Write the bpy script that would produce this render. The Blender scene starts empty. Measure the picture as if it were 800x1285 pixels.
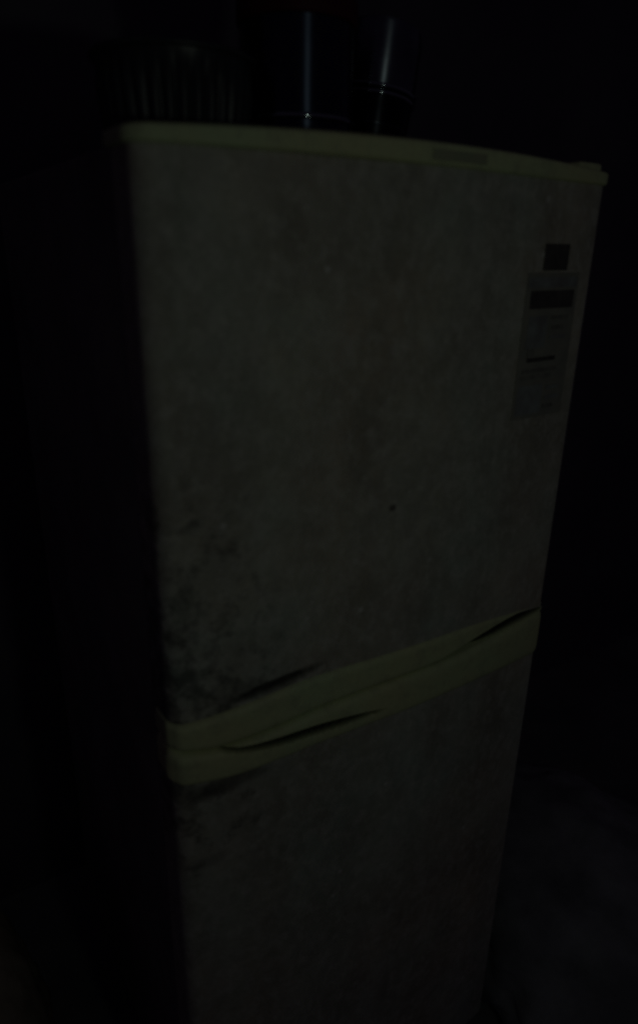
import bpy, bmesh, math, random
from mathutils import Vector, Matrix
random.seed(4)
PI = math.pi
S = bpy.context.scene
COL = S.collection

# ------------------------------------------------------------------ camera
cd = bpy.data.cameras.new('camera'); cam = bpy.data.objects.new('camera', cd); COL.objects.link(cam)
S.camera = cam
cam_r = Vector((0.84825, -0.52926, 0.01886)); cam_u = Vector((0.17423, 0.31253, 0.93379)); cam_f = Vector((0.50011, 0.78880, -0.35732))
m = Matrix((cam_r, cam_u, -cam_f)).transposed().to_4x4()
m.translation = Vector((-0.2039, -0.6166, 1.5097))
cam.matrix_world = m
cd.sensor_fit = 'VERTICAL'; cd.sensor_height = 36.0; cd.lens = 36.0 * 872.2 / 1285.0
cd.clip_start = 0.02; cd.clip_end = 60
cd.dof.use_dof = True; cd.dof.focus_distance = 1.2; cd.dof.aperture_fstop = 2.1

# ------------------------------------------------------------------ light
w = bpy.data.worlds.new('World'); S.world = w; w.use_nodes = True
bg = w.node_tree.nodes['Background']; bg.inputs['Color'].default_value = (0.76, 0.56, 1.0, 1); bg.inputs['Strength'].default_value = 0.0085
ld = bpy.data.lights.new('room_lamp', 'AREA'); ld.shape = 'DISK'; ld.size = 0.05; ld.energy = 0.200; ld.color = (0.87, 1.0, 0.85)
lo = bpy.data.objects.new('room_lamp', ld); COL.objects.link(lo)
lo.location = (0.07, -0.93, 1.46)
lo.rotation_euler = (Vector((0.24, 0, 1.32)) - lo.location).to_track_quat('-Z', 'Y').to_euler()
S.view_settings.view_transform = 'Standard'; S.view_settings.look = 'None'
S.view_settings.exposure = 0; S.view_settings.gamma = 1
S.render.engine = 'CYCLES'; S.cycles.filter_width = 2.4; S.cycles.use_denoising = False

# ------------------------------------------------------------------ materials
class N:
    def __init__(s, name):
        s.m = bpy.data.materials.new(name); s.m.use_nodes = True; s.t = s.m.node_tree; s.n = s.t.nodes
        s.b = s.n['Principled BSDF']
    def add(s, k, **kw):
        q = s.n.new(k)
        for a, v in kw.items(): setattr(q, a, v)
        return q
    def link(s, a, b): s.t.links.new(a, b)
    def co(s):
        if not hasattr(s, '_c'): s._c = s.add('ShaderNodeTexCoord').outputs['Object']
        return s._c
    def noise(s, scale, detail=3, rough=.55, stretch=None):
        q = s.add('ShaderNodeTexNoise'); q.inputs['Scale'].default_value = scale
        q.inputs['Detail'].default_value = detail; q.inputs['Roughness'].default_value = rough
        src = s.co()
        if stretch:
            mp = s.add('ShaderNodeMapping'); mp.inputs['Scale'].default_value = stretch; s.link(src, mp.inputs[0]); src = mp.outputs[0]
        s.link(src, q.inputs['Vector']); return q.outputs['Fac']
    def ramp(s, f, a, b, lo=0., hi=1.):
        q = s.add('ShaderNodeMapRange'); q.inputs[1].default_value = a; q.inputs[2].default_value = b
        q.inputs[3].default_value = lo; q.inputs[4].default_value = hi; s.link(f, q.inputs[0]); return q.outputs[0]
    def mix(s, f, a, b):
        q = s.add('ShaderNodeMix', data_type='RGBA')
        if isinstance(f, float): q.inputs[0].default_value = f
        else: s.link(f, q.inputs[0])
        for i, v in ((6, a), (7, b)):
            if isinstance(v, tuple): q.inputs[i].default_value = (*v, 1)
            else: s.link(v, q.inputs[i])
        return q.outputs[2]
    def math(s, op, a, b=None):
        q = s.add('ShaderNodeMath', operation=op)
        for i, v in enumerate((a, b)):
            if v is None: continue
            if isinstance(v, (int, float)): q.inputs[i].default_value = v
            else: s.link(v, q.inputs[i])
        return q.outputs[0]
    def bump(s, f, strength, dist):
        q = s.add('ShaderNodeBump'); q.inputs['Strength'].default_value = strength; q.inputs['Distance'].default_value = dist
        s.link(f, q.inputs['Height']); s.link(q.outputs[0], s.b.inputs['Normal'])
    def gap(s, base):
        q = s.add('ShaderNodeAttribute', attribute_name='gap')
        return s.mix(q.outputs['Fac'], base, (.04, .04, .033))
    def done(s, col=None, rough=.5, metal=0., spec=.5):
        if col is not None:
            if isinstance(col, tuple): s.b.inputs['Base Color'].default_value = (*col, 1)
            else: s.link(col, s.b.inputs['Base Color'])
        if isinstance(rough, float): s.b.inputs['Roughness'].default_value = rough
        else: s.link(rough, s.b.inputs['Roughness'])
        s.b.inputs['Metallic'].default_value = metal; s.b.inputs['Specular IOR Level'].default_value = spec
        return s.m

def door_paint():
    n = N('grimy_cream_door_paint')
    sep = n.add('ShaderNodeSeparateXYZ'); n.link(n.co(), sep.inputs[0]); X, Z = sep.outputs[0], sep.outputs[2]
    base = n.mix(n.ramp(n.noise(3.2, 4, .6), .35, .65), (.52, .46, .33), (.40, .50, .40))
    base = n.mix(n.ramp(n.noise(11, 3, .6, (1, 1, .6)), .38, .66, 0, .75), base, (.25, .22, .16))
    base = n.mix(n.ramp(n.noise(26, 5, .7), .42, .68, 0, .45), base, (.22, .22, .15))
    base = n.mix(n.ramp(n.noise(60, 4, .7, (1, 1, .8)), .46, .66, 0, .55), base, (.60, .60, .50))
    base = n.mix(n.ramp(n.noise(7, 4, .65, (1.6, 1, .22)), .48, .75, 0, .35), base, (.48, .47, .40))
    # fine grit
    base = n.mix(n.ramp(n.noise(160, 2, .6), .35, .7, 0, .30), base, (.22, .22, .2))
    base = n.mix(n.ramp(n.noise(420, 1, .5), .35, .7, 0, .30), base, (.5, .5, .46))
    # mould creeping in from the hinge-side edge low on the upper door, and under the grips
    edge = n.ramp(X, .15, 0.0)
    zlo = n.ramp(Z, 1.34, 1.10); zhi = n.ramp(Z, .74, .93)
    msk = n.math('MULTIPLY', n.math('MULTIPLY', edge, zlo), zhi)
    sp = n.math('ADD', n.noise(34, 5, .72), n.math('MULTIPLY', msk, .22))
    mould = n.ramp(sp, .57, .76, 0, .72)
    mould = n.math('MULTIPLY', mould, n.ramp(msk, .0, .25))
    base = n.mix(mould, base, (.045, .045, .04))
    # smear of dirt left where fingers go: above the upper grip and below the lower one
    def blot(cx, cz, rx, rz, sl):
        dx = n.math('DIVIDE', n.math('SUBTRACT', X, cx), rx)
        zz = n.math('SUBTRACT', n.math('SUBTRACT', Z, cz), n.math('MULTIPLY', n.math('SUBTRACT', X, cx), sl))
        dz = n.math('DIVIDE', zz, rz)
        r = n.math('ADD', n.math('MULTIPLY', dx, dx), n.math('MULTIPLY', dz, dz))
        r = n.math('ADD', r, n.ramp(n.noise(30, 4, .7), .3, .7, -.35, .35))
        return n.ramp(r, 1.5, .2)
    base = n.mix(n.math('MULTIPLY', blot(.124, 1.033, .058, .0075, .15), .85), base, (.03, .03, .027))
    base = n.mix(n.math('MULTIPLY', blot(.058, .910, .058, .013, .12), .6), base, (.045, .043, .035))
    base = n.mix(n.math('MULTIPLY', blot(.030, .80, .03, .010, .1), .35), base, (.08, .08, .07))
    base = n.mix(n.math('MULTIPLY', blot(.2745, 1.2265, .0055, .0045, 0), .75), base, (.05, .045, .04))
    # few pale chips
    v = n.add('ShaderNodeTexVoronoi'); v.inputs['Scale'].default_value = 26; n.link(n.co(), v.inputs['Vector'])
    chip = n.math('MULTIPLY', n.ramp(v.outputs['Distance'], .13, .05), n.ramp(n.noise(9, 2), .53, .60))
    base = n.mix(n.math('MULTIPLY', chip, .7), base, (.66, .66, .6))
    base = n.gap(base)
    n.bump(n.noise(90, 3, .6), .25, .0006)
    return n.done(base, n.ramp(n.noise(14, 3), .3, .7, .5, .75), 0, .3)

def trim_plastic():
    n = N('yellowed_trim_plastic')
    c = n.mix(n.ramp(n.noise(9, 4, .6), .35, .65), (.53, .64, .35), (.58, .61, .33))
    c = n.mix(n.ramp(n.noise(38, 4, .65), .5, .78, 0, .5), c, (.26, .28, .2))
    c = n.mix(n.ramp(n.noise(240, 2, .6), .4, .7, 0, .22), c, (.3, .3, .22))
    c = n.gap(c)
    n.bump(n.noise(60, 3, .6), .2, .0006)
    return n.done(c, n.ramp(n.noise(20, 3), .3, .7, .5, .68), 0, .3)

def simple(name, a, b, scale, rough, metal=0., spec=.5, bump=None):
    n = N(name)
    c = n.mix(n.ramp(n.noise(scale, 4, .6), .35, .65), a, b)
    if bump: n.bump(n.noise(bump[0], 4, .6), bump[1], bump[2])
    return n.done(c, rough, metal, spec)

def spun(name, a, b, rough):
    n = N(name)
    c = n.mix(n.ramp(n.noise(25, 4, .6), .35, .65), a, b)
    t = n.add('ShaderNodeTangent', direction_type='RADIAL', axis='Z'); n.link(t.outputs[0], n.b.inputs['Tangent'])
    n.b.inputs['Anisotropic'].default_value = .92; n.b.inputs['Anisotropic Rotation'].default_value = .25
    n.bump(n.noise(30, 3, .6), .08, .001)
    return n.done(c, rough, 1.0, .5)

M = dict(
    door=door_paint(), trim=trim_plastic(),
    blue=spun('dark_blue_anodised_metal', (.06, .075, .11), (.04, .05, .078), .33),
    steel=spun('spun_tarnished_steel', (.22, .25, .29), (.13, .15, .18), .37),
    dull=spun('dull_stained_steel', (.035, .038, .045), (.02, .022, .028), .42),
    cab=simple('grey_painted_steel', (.26, .24, .23), (.17, .16, .16), 6, .65, 0, .3, (60, .2, .001)),
    rubber=simple('dark_rubber', (.02, .02, .022), (.035, .033, .03), 30, .8),
    badge=simple('dull_badge_metal', (.38, .45, .27), (.42, .45, .28), 60, .5, .3),
    film=simple('faded_grey_sticker', (.235, .24, .20), (.29, .29, .23), 45, .6, 0, .3),
    film2=simple('faded_sticker_print', (.28, .31, .29), (.20, .20, .19), 40, .6, 0, .3),
    faint=simple('worn_print', (.15, .15, .13), (.24, .24, .2), 90, .6, 0, .3),
    ink=simple('black_print', (.055, .052, .05), (.09, .085, .075), 50, .6, 0, .3),
    bright=simple('bright_rim_steel', (.36, .41, .43), (.30, .35, .37), 20, .10, 1.0),
    ribbed=simple('smoky_ribbed_plastic', (.035, .042, .042), (.02, .025, .026), 20, .40, 0, .35),
    red=simple('dark_red_plastic', (.06, .004, .010), (.045, .003, .008), 12, .6, 0, .25),
    wall=simple('dim_plaster_wall', (.09, .08, .11), (.13, .125, .14), 2.2, .9, 0, .2, (18, .5, .004)),
    floor=simple('cement_floor', (.20, .205, .20), (.12, .13, .13), 3.5, .85, 0, .25, (40, .5, .003)),
    sack=simple('brown_sackcloth', (.22, .19, .135), (.32, .28, .21), 14, .95, 0, .1, (190, .6, .002)),
    cloth=simple('grey_cloth', (.38, .41, .38), (.20, .22, .21), 7, .95, 0, .1, (160, .5, .002)),
)

# ------------------------------------------------------------------ helpers
def mesh(name, verts, faces, mat, parent=None, smooth=True):
    me = bpy.data.meshes.new(name); me.from_pydata([tuple(v) for v in verts], [], faces); me.update()
    bm = bmesh.new(); bm.from_mesh(me)
    bmesh.ops.recalc_face_normals(bm, faces=bm.faces); bm.to_mesh(me); bm.free()
    if smooth:
        me.polygons.foreach_set('use_smooth', [True] * len(me.polygons))
        try: me.set_sharp_from_angle(angle=math.radians(40))
        except Exception: pass
    me.materials.append(mat)
    o = bpy.data.objects.new(name, me); COL.objects.link(o)
    if parent is not None: o.parent = parent
    return o
def empty(name, loc=(0, 0, 0), label=None, cat=None):
    o = bpy.data.objects.new(name, None); COL.objects.link(o); o.location = loc; o.empty_display_size = .1
    if label: o['label'] = label
    if cat: o['category'] = cat
    return o
def box(name, lo, hi, mat, parent=None, bev=.003, seg=2):
    bm = bmesh.new(); bmesh.ops.create_cube(bm, size=1)
    for v in bm.verts:
        v.co = Vector([lo[i] + (v.co[i] + .5) * (hi[i] - lo[i]) for i in range(3)])
    if bev: bmesh.ops.bevel(bm, geom=bm.edges[:], offset=bev, segments=seg, affect='EDGES', profile=.5)
    me = bpy.data.meshes.new(name); bm.to_mesh(me); bm.free()
    me.polygons.foreach_set('use_smooth', [True] * len(me.polygons))
    try: me.set_sharp_from_angle(angle=math.radians(50))
    except Exception: pass
    me.materials.append(mat); o = bpy.data.objects.new(name, me); COL.objects.link(o)
    if parent is not None: o.parent = parent
    return o
def lathe(name, prof, mat, parent=None, n=96, mod=None, close_bottom=True, close_top=False):
    vs, fs = [], []
    for r, z in prof:
        for k in range(n):
            a = 2 * PI * k / n; rr = r * (mod(a, z) if mod else 1)
            vs.append((rr * math.cos(a), rr * math.sin(a), z))
    for i in range(len(prof) - 1):
        for k in range(n):
            k2 = (k + 1) % n; fs.append((i*n+k, i*n+k2, (i+1)*n+k2, (i+1)*n+k))
    if close_bottom: fs.append(tuple(range(n))[::-1])
    if close_top: fs.append(tuple((len(prof)-1)*n + k for k in range(n)))
    return mesh(name, vs, fs, mat, parent)
def ring(name, R, r, z, mat, parent=None, n=96, k=12):
    vs, fs = [], []
    for i in range(n):
        a = 2*PI*i/n
        for j in range(k):
            b = 2*PI*j/k; q = R + r*math.cos(b); vs.append((q*math.cos(a), q*math.sin(a), z + r*math.sin(b)))
    for i in range(n):
        for j in range(k):
            fs.append((i*k+j, ((i+1)%n)*k+j, ((i+1)%n)*k+(j+1)%k, i*k+(j+1)%k))
    return mesh(name, vs, fs, mat, parent)
def interp(pts, x):
    if x <= pts[0][0]: return pts[0][1]
    if x >= pts[-1][0]: return pts[-1][1]
    for i in range(len(pts)-1):
        (a, p), (b, q) = pts[i], pts[i+1]
        if x <= b:
            # catmull-rom style smooth
            t = (x-a)/(b-a)
            ma = (q - pts[i-1][1])/(b - pts[i-1][0]) if i > 0 else (q-p)/(b-a)
            mb = (pts[i+2][1] - p)/(pts[i+2][0] - a) if i+2 < len(pts) else (q-p)/(b-a)
            h = b-a
            return ((2*t**3-3*t*t+1)*p + (t**3-2*t*t+t)*h*ma + (-2*t**3+3*t*t)*q + (t**3-t*t)*h*mb)

# ------------------------------------------------------------------ setting
def sheet(name, x0, x1, n1, y0, y1, n2, f, mat):
    vs, fs = [], []
    for i in range(n1+1):
        for j in range(n2+1):
            vs.append(f(x0+(x1-x0)*i/n1, y0+(y1-y0)*j/n2))
    for i in range(n1):
        for j in range(n2):
            fs.append((i*(n2+1)+j, (i+1)*(n2+1)+j, (i+1)*(n2+1)+j+1, i*(n2+1)+j+1))
    return mesh(name, vs, fs, mat)
fl = sheet('floor', -3, 5, 60, -4, .86, 40, lambda x, y: (x, y, .0015*math.sin(7*x+2*math.sin(5*y))), M['floor']); fl['kind'] = 'structure'
wl = box('wall_back', (-3, .84, -.1), (5, .98, 3.2), M['wall'], bev=0); wl['kind'] = 'structure'

# ------------------------------------------------------------------ refrigerator
FR = empty('refrigerator', (0, 0, 0), 'tall grimy cream two-door refrigerator with curved wave grips between its doors', 'refrigerator')
Wd = .60; BOW = .022; RC = .015
def frontY(x):
    y = -BOW*(1-((x-.3)/.3)**2)
    e = min(x, Wd-x)
    if e < RC: y += RC - math.sqrt(max(0, RC*RC-(RC-e)**2))
    return y
def path(ncol, off=0., back=.055):
    P = []
    for q in (back, back*.75, back*.5): P.append((0., q))
    xs = [RC*(1-math.cos(PI/2*k/7)) for k in range(8)]
    mid = [RC + (Wd-2*RC)*k/ncol for k in range(1, ncol)]
    xs = xs + mid + [Wd - x for x in reversed(xs)]
    for x in xs: P.append((x, frontY(x)))
    for q in (back*.5, back*.75, back): P.append((Wd, q))
    out = []
    for i, p in enumerate(P):
        a = P[max(0, i-1)]; b = P[min(len(P)-1, i+1)]
        t = Vector((b[0]-a[0], b[1]-a[1])).normalized(); nrm = Vector((t.y, -t.x))
        out.append((p[0], p[1], nrm))
    return out
def shell(name, zlo, zhi, nz, off, relief, mat, parent, ncol=110, back=.055, deep=None):
    """wrap-round panel: zlo/zhi functions of x; off = how far it stands proud; relief(x,z) inward depth on the front"""
    P = path(ncol, back=back); vs, fs = [], []
    nc = len(P)
    for j in range(nz+1):
        v = j/nz
        for (x, y, n) in P:
            z = zlo(x) + (zhi(x)-zlo(x))*v
            d = off(v) if callable(off) else off
            if deep and callable(off): d *= (1 - .6*max(0, min(1, x/Wd))) * (.4 if y > .012 else .7 if x < .008 else 1)
            if relief and y < .02: d -= relief(x, z)
            vs.append((x + n.x*d, y + n.y*d, z))
    for j in range(nz):
        for i in range(nc-1):
            fs.append((j*nc+i, j*nc+i+1, (j+1)*nc+i+1, (j+1)*nc+i))
    for j in (0, nz):  # end caps
        base = len(vs)
        for i, (x, y, n) in enumerate(P):
            vs.append((max(.004, min(Wd-.004, x)), back, vs[j*nc+i][2]))
        for i in range(nc-1):
            fs.append((j*nc+i, j*nc+i+1, base+i+1, base+i))
    b0, b1 = len(vs)-2*nc, len(vs)-nc
    for i in range(nc-1): fs.append((b0+i, b0+i+1, b1+i+1, b1+i))
    for c in (0, nc-1):
        fs.append(tuple([j*nc+c for j in range(nz+1)] + [b1+c, b0+c]))
    o = mesh(name, vs, fs, mat, parent)
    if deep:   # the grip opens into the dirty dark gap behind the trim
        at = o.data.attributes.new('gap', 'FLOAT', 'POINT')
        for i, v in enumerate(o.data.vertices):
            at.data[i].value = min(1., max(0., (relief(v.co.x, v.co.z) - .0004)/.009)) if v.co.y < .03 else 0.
    return o

bandtop = [(0, 1.0122), (.02, 1.0112), (.0785, 1.0165), (.17, 1.0285), (.3, 1.0275), (.445, 1.0225), (.6, 1.004)]
seam = [(0, .9775), (.02, .9725), (.053, .967), (.118, .972), (.182, .981), (.265, .9850), (.388, .9845), (.484, .989), (.6, .9950)]
bandbot = [(0, .9285), (.023, .925), (.076, .9205), (.183, .927), (.308, .927), (.46, .9245), (.6, .917)]
curveB = [(.05, .9655), (.077, .9585), (.118, .9545), (.183, .9535), (.28, .9475)]
curveA = [(.34, .9845), (.388, .9875), (.449, .9955), (.517, 1.0025), (.612, 1.000)]
ss = lambda t: 0 if t <= 0 else (1 if t >= 1 else t*t*(3-2*t))
def lens(x, z, curve, h, D, p=.6):
    x0, x1 = curve[0][0], curve[-1][0]
    if x <= x0 or x >= x1: return 0
    t = (x-x0)/(x1-x0); hh = h*math.sin(PI*t)**p + 1e-6
    dz = (z-interp(curve, x))/hh
    if abs(dz) >= 1: return 0
    return D*min(1, math.sin(PI*t)**.5)*ss((1-abs(dz))*2.2)
scoopc = [(.078, 1.0235), (.10, 1.0275), (.135, 1.0325), (.172, 1.0370)]
upd = lambda x, z: lens(x, z, scoopc, .0080, .012)
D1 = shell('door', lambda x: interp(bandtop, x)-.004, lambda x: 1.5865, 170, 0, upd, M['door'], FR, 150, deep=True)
D1['label'] = 'upper freezer door, grimy with mould along its hinge side'
D2 = shell('door', lambda x: .09, lambda x: interp(bandbot, x)+.004, 90, 0, None, M['door'], FR, 60)
D2['label'] = 'lower door with a dirt smear under its grip'
def edge(hh, base=.0035, lip=.0):
    return lambda v: base*(1-abs(2*v-1)**6) - .003*abs(2*v-1)**14
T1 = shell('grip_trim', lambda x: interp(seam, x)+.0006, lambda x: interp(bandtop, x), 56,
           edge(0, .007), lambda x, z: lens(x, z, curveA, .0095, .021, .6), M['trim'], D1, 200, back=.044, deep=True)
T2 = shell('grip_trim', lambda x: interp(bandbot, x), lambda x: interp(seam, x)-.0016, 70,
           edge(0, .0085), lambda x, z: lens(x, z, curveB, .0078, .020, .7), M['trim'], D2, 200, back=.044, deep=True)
topz = lambda x: 1.6005 + .0085*(1-((x-.3)/.3)**2)
T3 = shell('top_trim', lambda x: 1.5855 + .001*math.sin(x*9), topz, 14, edge(0, .0045), None, M['trim'], D1, 110, back=.06)
# small raised tip at the right end of the top trim (hinge cap)
hc = box('hinge_cap', (.560, .012, 1.598), (.601, .062, 1.612), M['trim'], FR, .004)
# name badge on the top trim, a shallow recessed plate too dirty to read
def plate(name, x0, x1, z0, z1, off, th, mat, parent, n=14, skew=0., r=.0):
    vs, fs = [], []
    zs = [z0, z1]
    for k in range(n+1):
        x = x0+(x1-x0)*k/n; y = frontY(x)
        for z, t in ((z0, 0), (z0, th), (z1, th), (z1, 0)):
            xx = x + skew*(z-z0)/(z1-z0+1e-9)
            vs.append((xx, frontY(min(max(xx, 0), Wd)) - off - t, z))
    for k in range(n):
        for j in range(4):
            a = k*4+j; b = k*4+(j+1) % 4; fs.append((a, b, b+4, a+4))
    fs.append((0, 1, 2, 3)); fs.append((n*4+3, n*4+2, n*4+1, n*4))
    return mesh(name, vs, fs, mat, parent, smooth=False)
plate('badge', .294, .368, 1.5915, 1.6015, .0040, .0016, M['badge'], D1)
# sticker with printed bars
ST = plate('sticker', .4600, .5640, 1.3075, 1.4850, .0004, .0006, M['film'], FR, 20)
ST['label'] = 'faded grey sticker with a black bar near the top'
plate('printed_bar', .4690, .5565, 1.4435, 1.4645, .0011, .0004, M['ink'], ST, 16)
plate('printed_patch', .4625, .5600, 1.4680, 1.4800, .0011, .0003, M['film2'], ST, 16)
plate('printed_patch', .4700, .5080, 1.3960, 1.4350, .0011, .0003, M['film2'], ST, 8)
plate('printed_bar', .4750, .4870, 1.3850, 1.3950, .0015, .0004, M['faint'], ST, 4)
plate('printed_bar', .4760, .5330, 1.3795, 1.3845, .0015, .0004, M['ink'], ST, 10)
plate('printed_patch', .4650, .5150, 1.3130, 1.3500, .0011, .0003, M['film2'], ST, 10)
for z0, x0, x1, t in ((1.4700, .4665, .4960, 0), (1.4300, .5150, .5500, 1), (1.4180, .5180, .5420, 1), (1.4060, .5150, .5480, 0), (1.3660, .4690, .5400, 1), (1.3580, .4680, .5300, 1), (1.3420, .5220, .5500, 0), (1.3290, .5220, .5520, 0), (1.3180, .5200, .5420, 1)):
    plate('printed_line', x0, x1, z0, z0+.0045, .0016, .0003, M['faint'] if t else M['film2'], ST, 8)
S2 = plate('square_sticker', .4870, .5350, 1.4875, 1.5175, .0004, .0007, M['ink'], FR, 10)
S2['label'] = 'small black square sticker above the grey one'
# cabinet, gaskets, feet, plinth
box('cabinet', (.006, .073, .075), (.594, .70, 1.592), M['cab'], FR, .006, 3)
for a, b in ((.985, 1.575), (.10, .965)):
    box('gasket', (.018, .054, a), (.582, .0735, b), M['rubber'], FR, .003)
box('gasket', (.007, .0445, .928), (.593, .0535, 1.022), M['rubber'], FR, .002)
box('plinth', (.02, .06, .02), (.58, .085, .0745), M['rubber'], FR, .003)
for x in (.05, .55):
    for y in (.12, .64):
        f = lathe('foot', [(.018, 0), (.02, .006), (.014, .012), (.010, .012), (.010, .0755)], M['rubber'], FR, 20, close_top=True)
        f.location = (x, y, 0.001)

TOP = 1.5925
# ------------------------------------------------------------------ things on top of the refrigerator
# ribbed dark bowl at the left
B = empty('ribbed_bowl', (.122, .205, TOP), 'dark ribbed round bowl at the left end of the refrigerator top', 'bowl')
nr = 34
rib = lambda a, z: 1 + .055*(abs(math.cos(nr*a/2))**1.2)*max(0, min(1, (.088-z)/.02))
prof = [(.050, 0), (.066, .001), (.072, .006)] + [(.072 + .010*(z/.09), z) for z in [.012, .025, .04, .055, .07, .08, .09]] + [(.0835, .097), (.081, .098), (.079, .09), (.070, .03), (.066, .012), (.0, .010)]
lathe('bowl_body', prof, M['ribbed'], B, 480, rib)
ring('rim', .0855, .0032, .0985, M['ribbed'], B, 120)
# dark blue canister
P = empty('blue_canister', (.262, .185, TOP), 'dark blue canister with red lid in the middle of the refrigerator top', 'canister')
lathe('canister_body', [(.06, 0), (.0645, .002), (.066, .008), (.0655, .016), (.0645, .10), (.0640, .145), (.061, .144), (.061, .02), (0, .018)], M['blue'], P)
ring('base_bead', .0652, .0034, .0500, M['bright'], P)
lathe('lid', [(.0665, .1455), (.0680, .1475), (.0680, .168), (.0660, .172), (.058, .173), (0, .174)], M['red'], P)
# steel container: body, its rolled rim, and a tall lid with its own rim
C = empty('steel_pot', (.396, .235, TOP+.0070), 'tarnished steel pot with tall lid, right of the blue canister', 'pot')
C.rotation_euler = (math.radians(-1), math.radians(8), 0)
lathe('pot_body', [(.042, 0), (.046, .002), (.0475, .006), (.051, .082), (.0515, .088), (.049, .088), (.047, .01), (0, .008)], M['dull'], C)
ring('rim', .0520, .0030, .0880, M['bright'], C)
lathe('lid', [(.0515, .0945), (.0522, .096), (.0525, .158), (.0505, .168), (.044, .173), (0, .174)], M['steel'], C)
ring('lid_rim', .0525, .0030, .0958, M['bright'], C)
ring('base_bead', .0482, .0016, .0545, M['steel'], C)

# ------------------------------------------------------------------ bundles on the floor
def lump(name, loc, size, seed, mat, label, cat, fold=.16, tie=False):
    from mathutils import noise
    bm = bmesh.new(); bmesh.ops.create_icosphere(bm, subdivisions=5, radius=1)
    for v in bm.verts:
        d = v.co.normalized()
        k = 1 + fold*noise.noise(d*1.7 + Vector((seed, 0, 0))) + fold*.6*abs(noise.noise(Vector((d.x*4, d.y*4, d.z*1.5)) + Vector((0, seed, 0)))) + fold*.2*noise.noise(d*11)
        c = d*k
        z = c.z
        if z < -.55: z = -.55 - (z+.55)*.03
        v.co = Vector((c.x*size[0], c.y*size[1], (z+.56)*size[2]))
    zmin = min(v.co.z for v in bm.verts)
    for v in bm.verts: v.co.z -= zmin
    me = bpy.data.meshes.new(name); bm.to_mesh(me); bm.free()
    me.polygons.foreach_set('use_smooth', [True]*len(me.polygons)); me.materials.append(mat)
    o = bpy.data.objects.new(name, me); COL.objects.link(o); o.location = (*loc, .002)
    o['label'] = label; o['category'] = cat
    return o
lump('sack', (-.30, .34), (.16, .17, .33), 3.1, M['sack'], 'slumped brown sack on the floor beside the left of the refrigerator', 'sack')
lump('cloth_bundle', (1.0, .08), (.37, .42, .13), 8.3, M['cloth'], 'grey cloth bundle on the floor to the right of the refrigerator', 'cloth', .2)
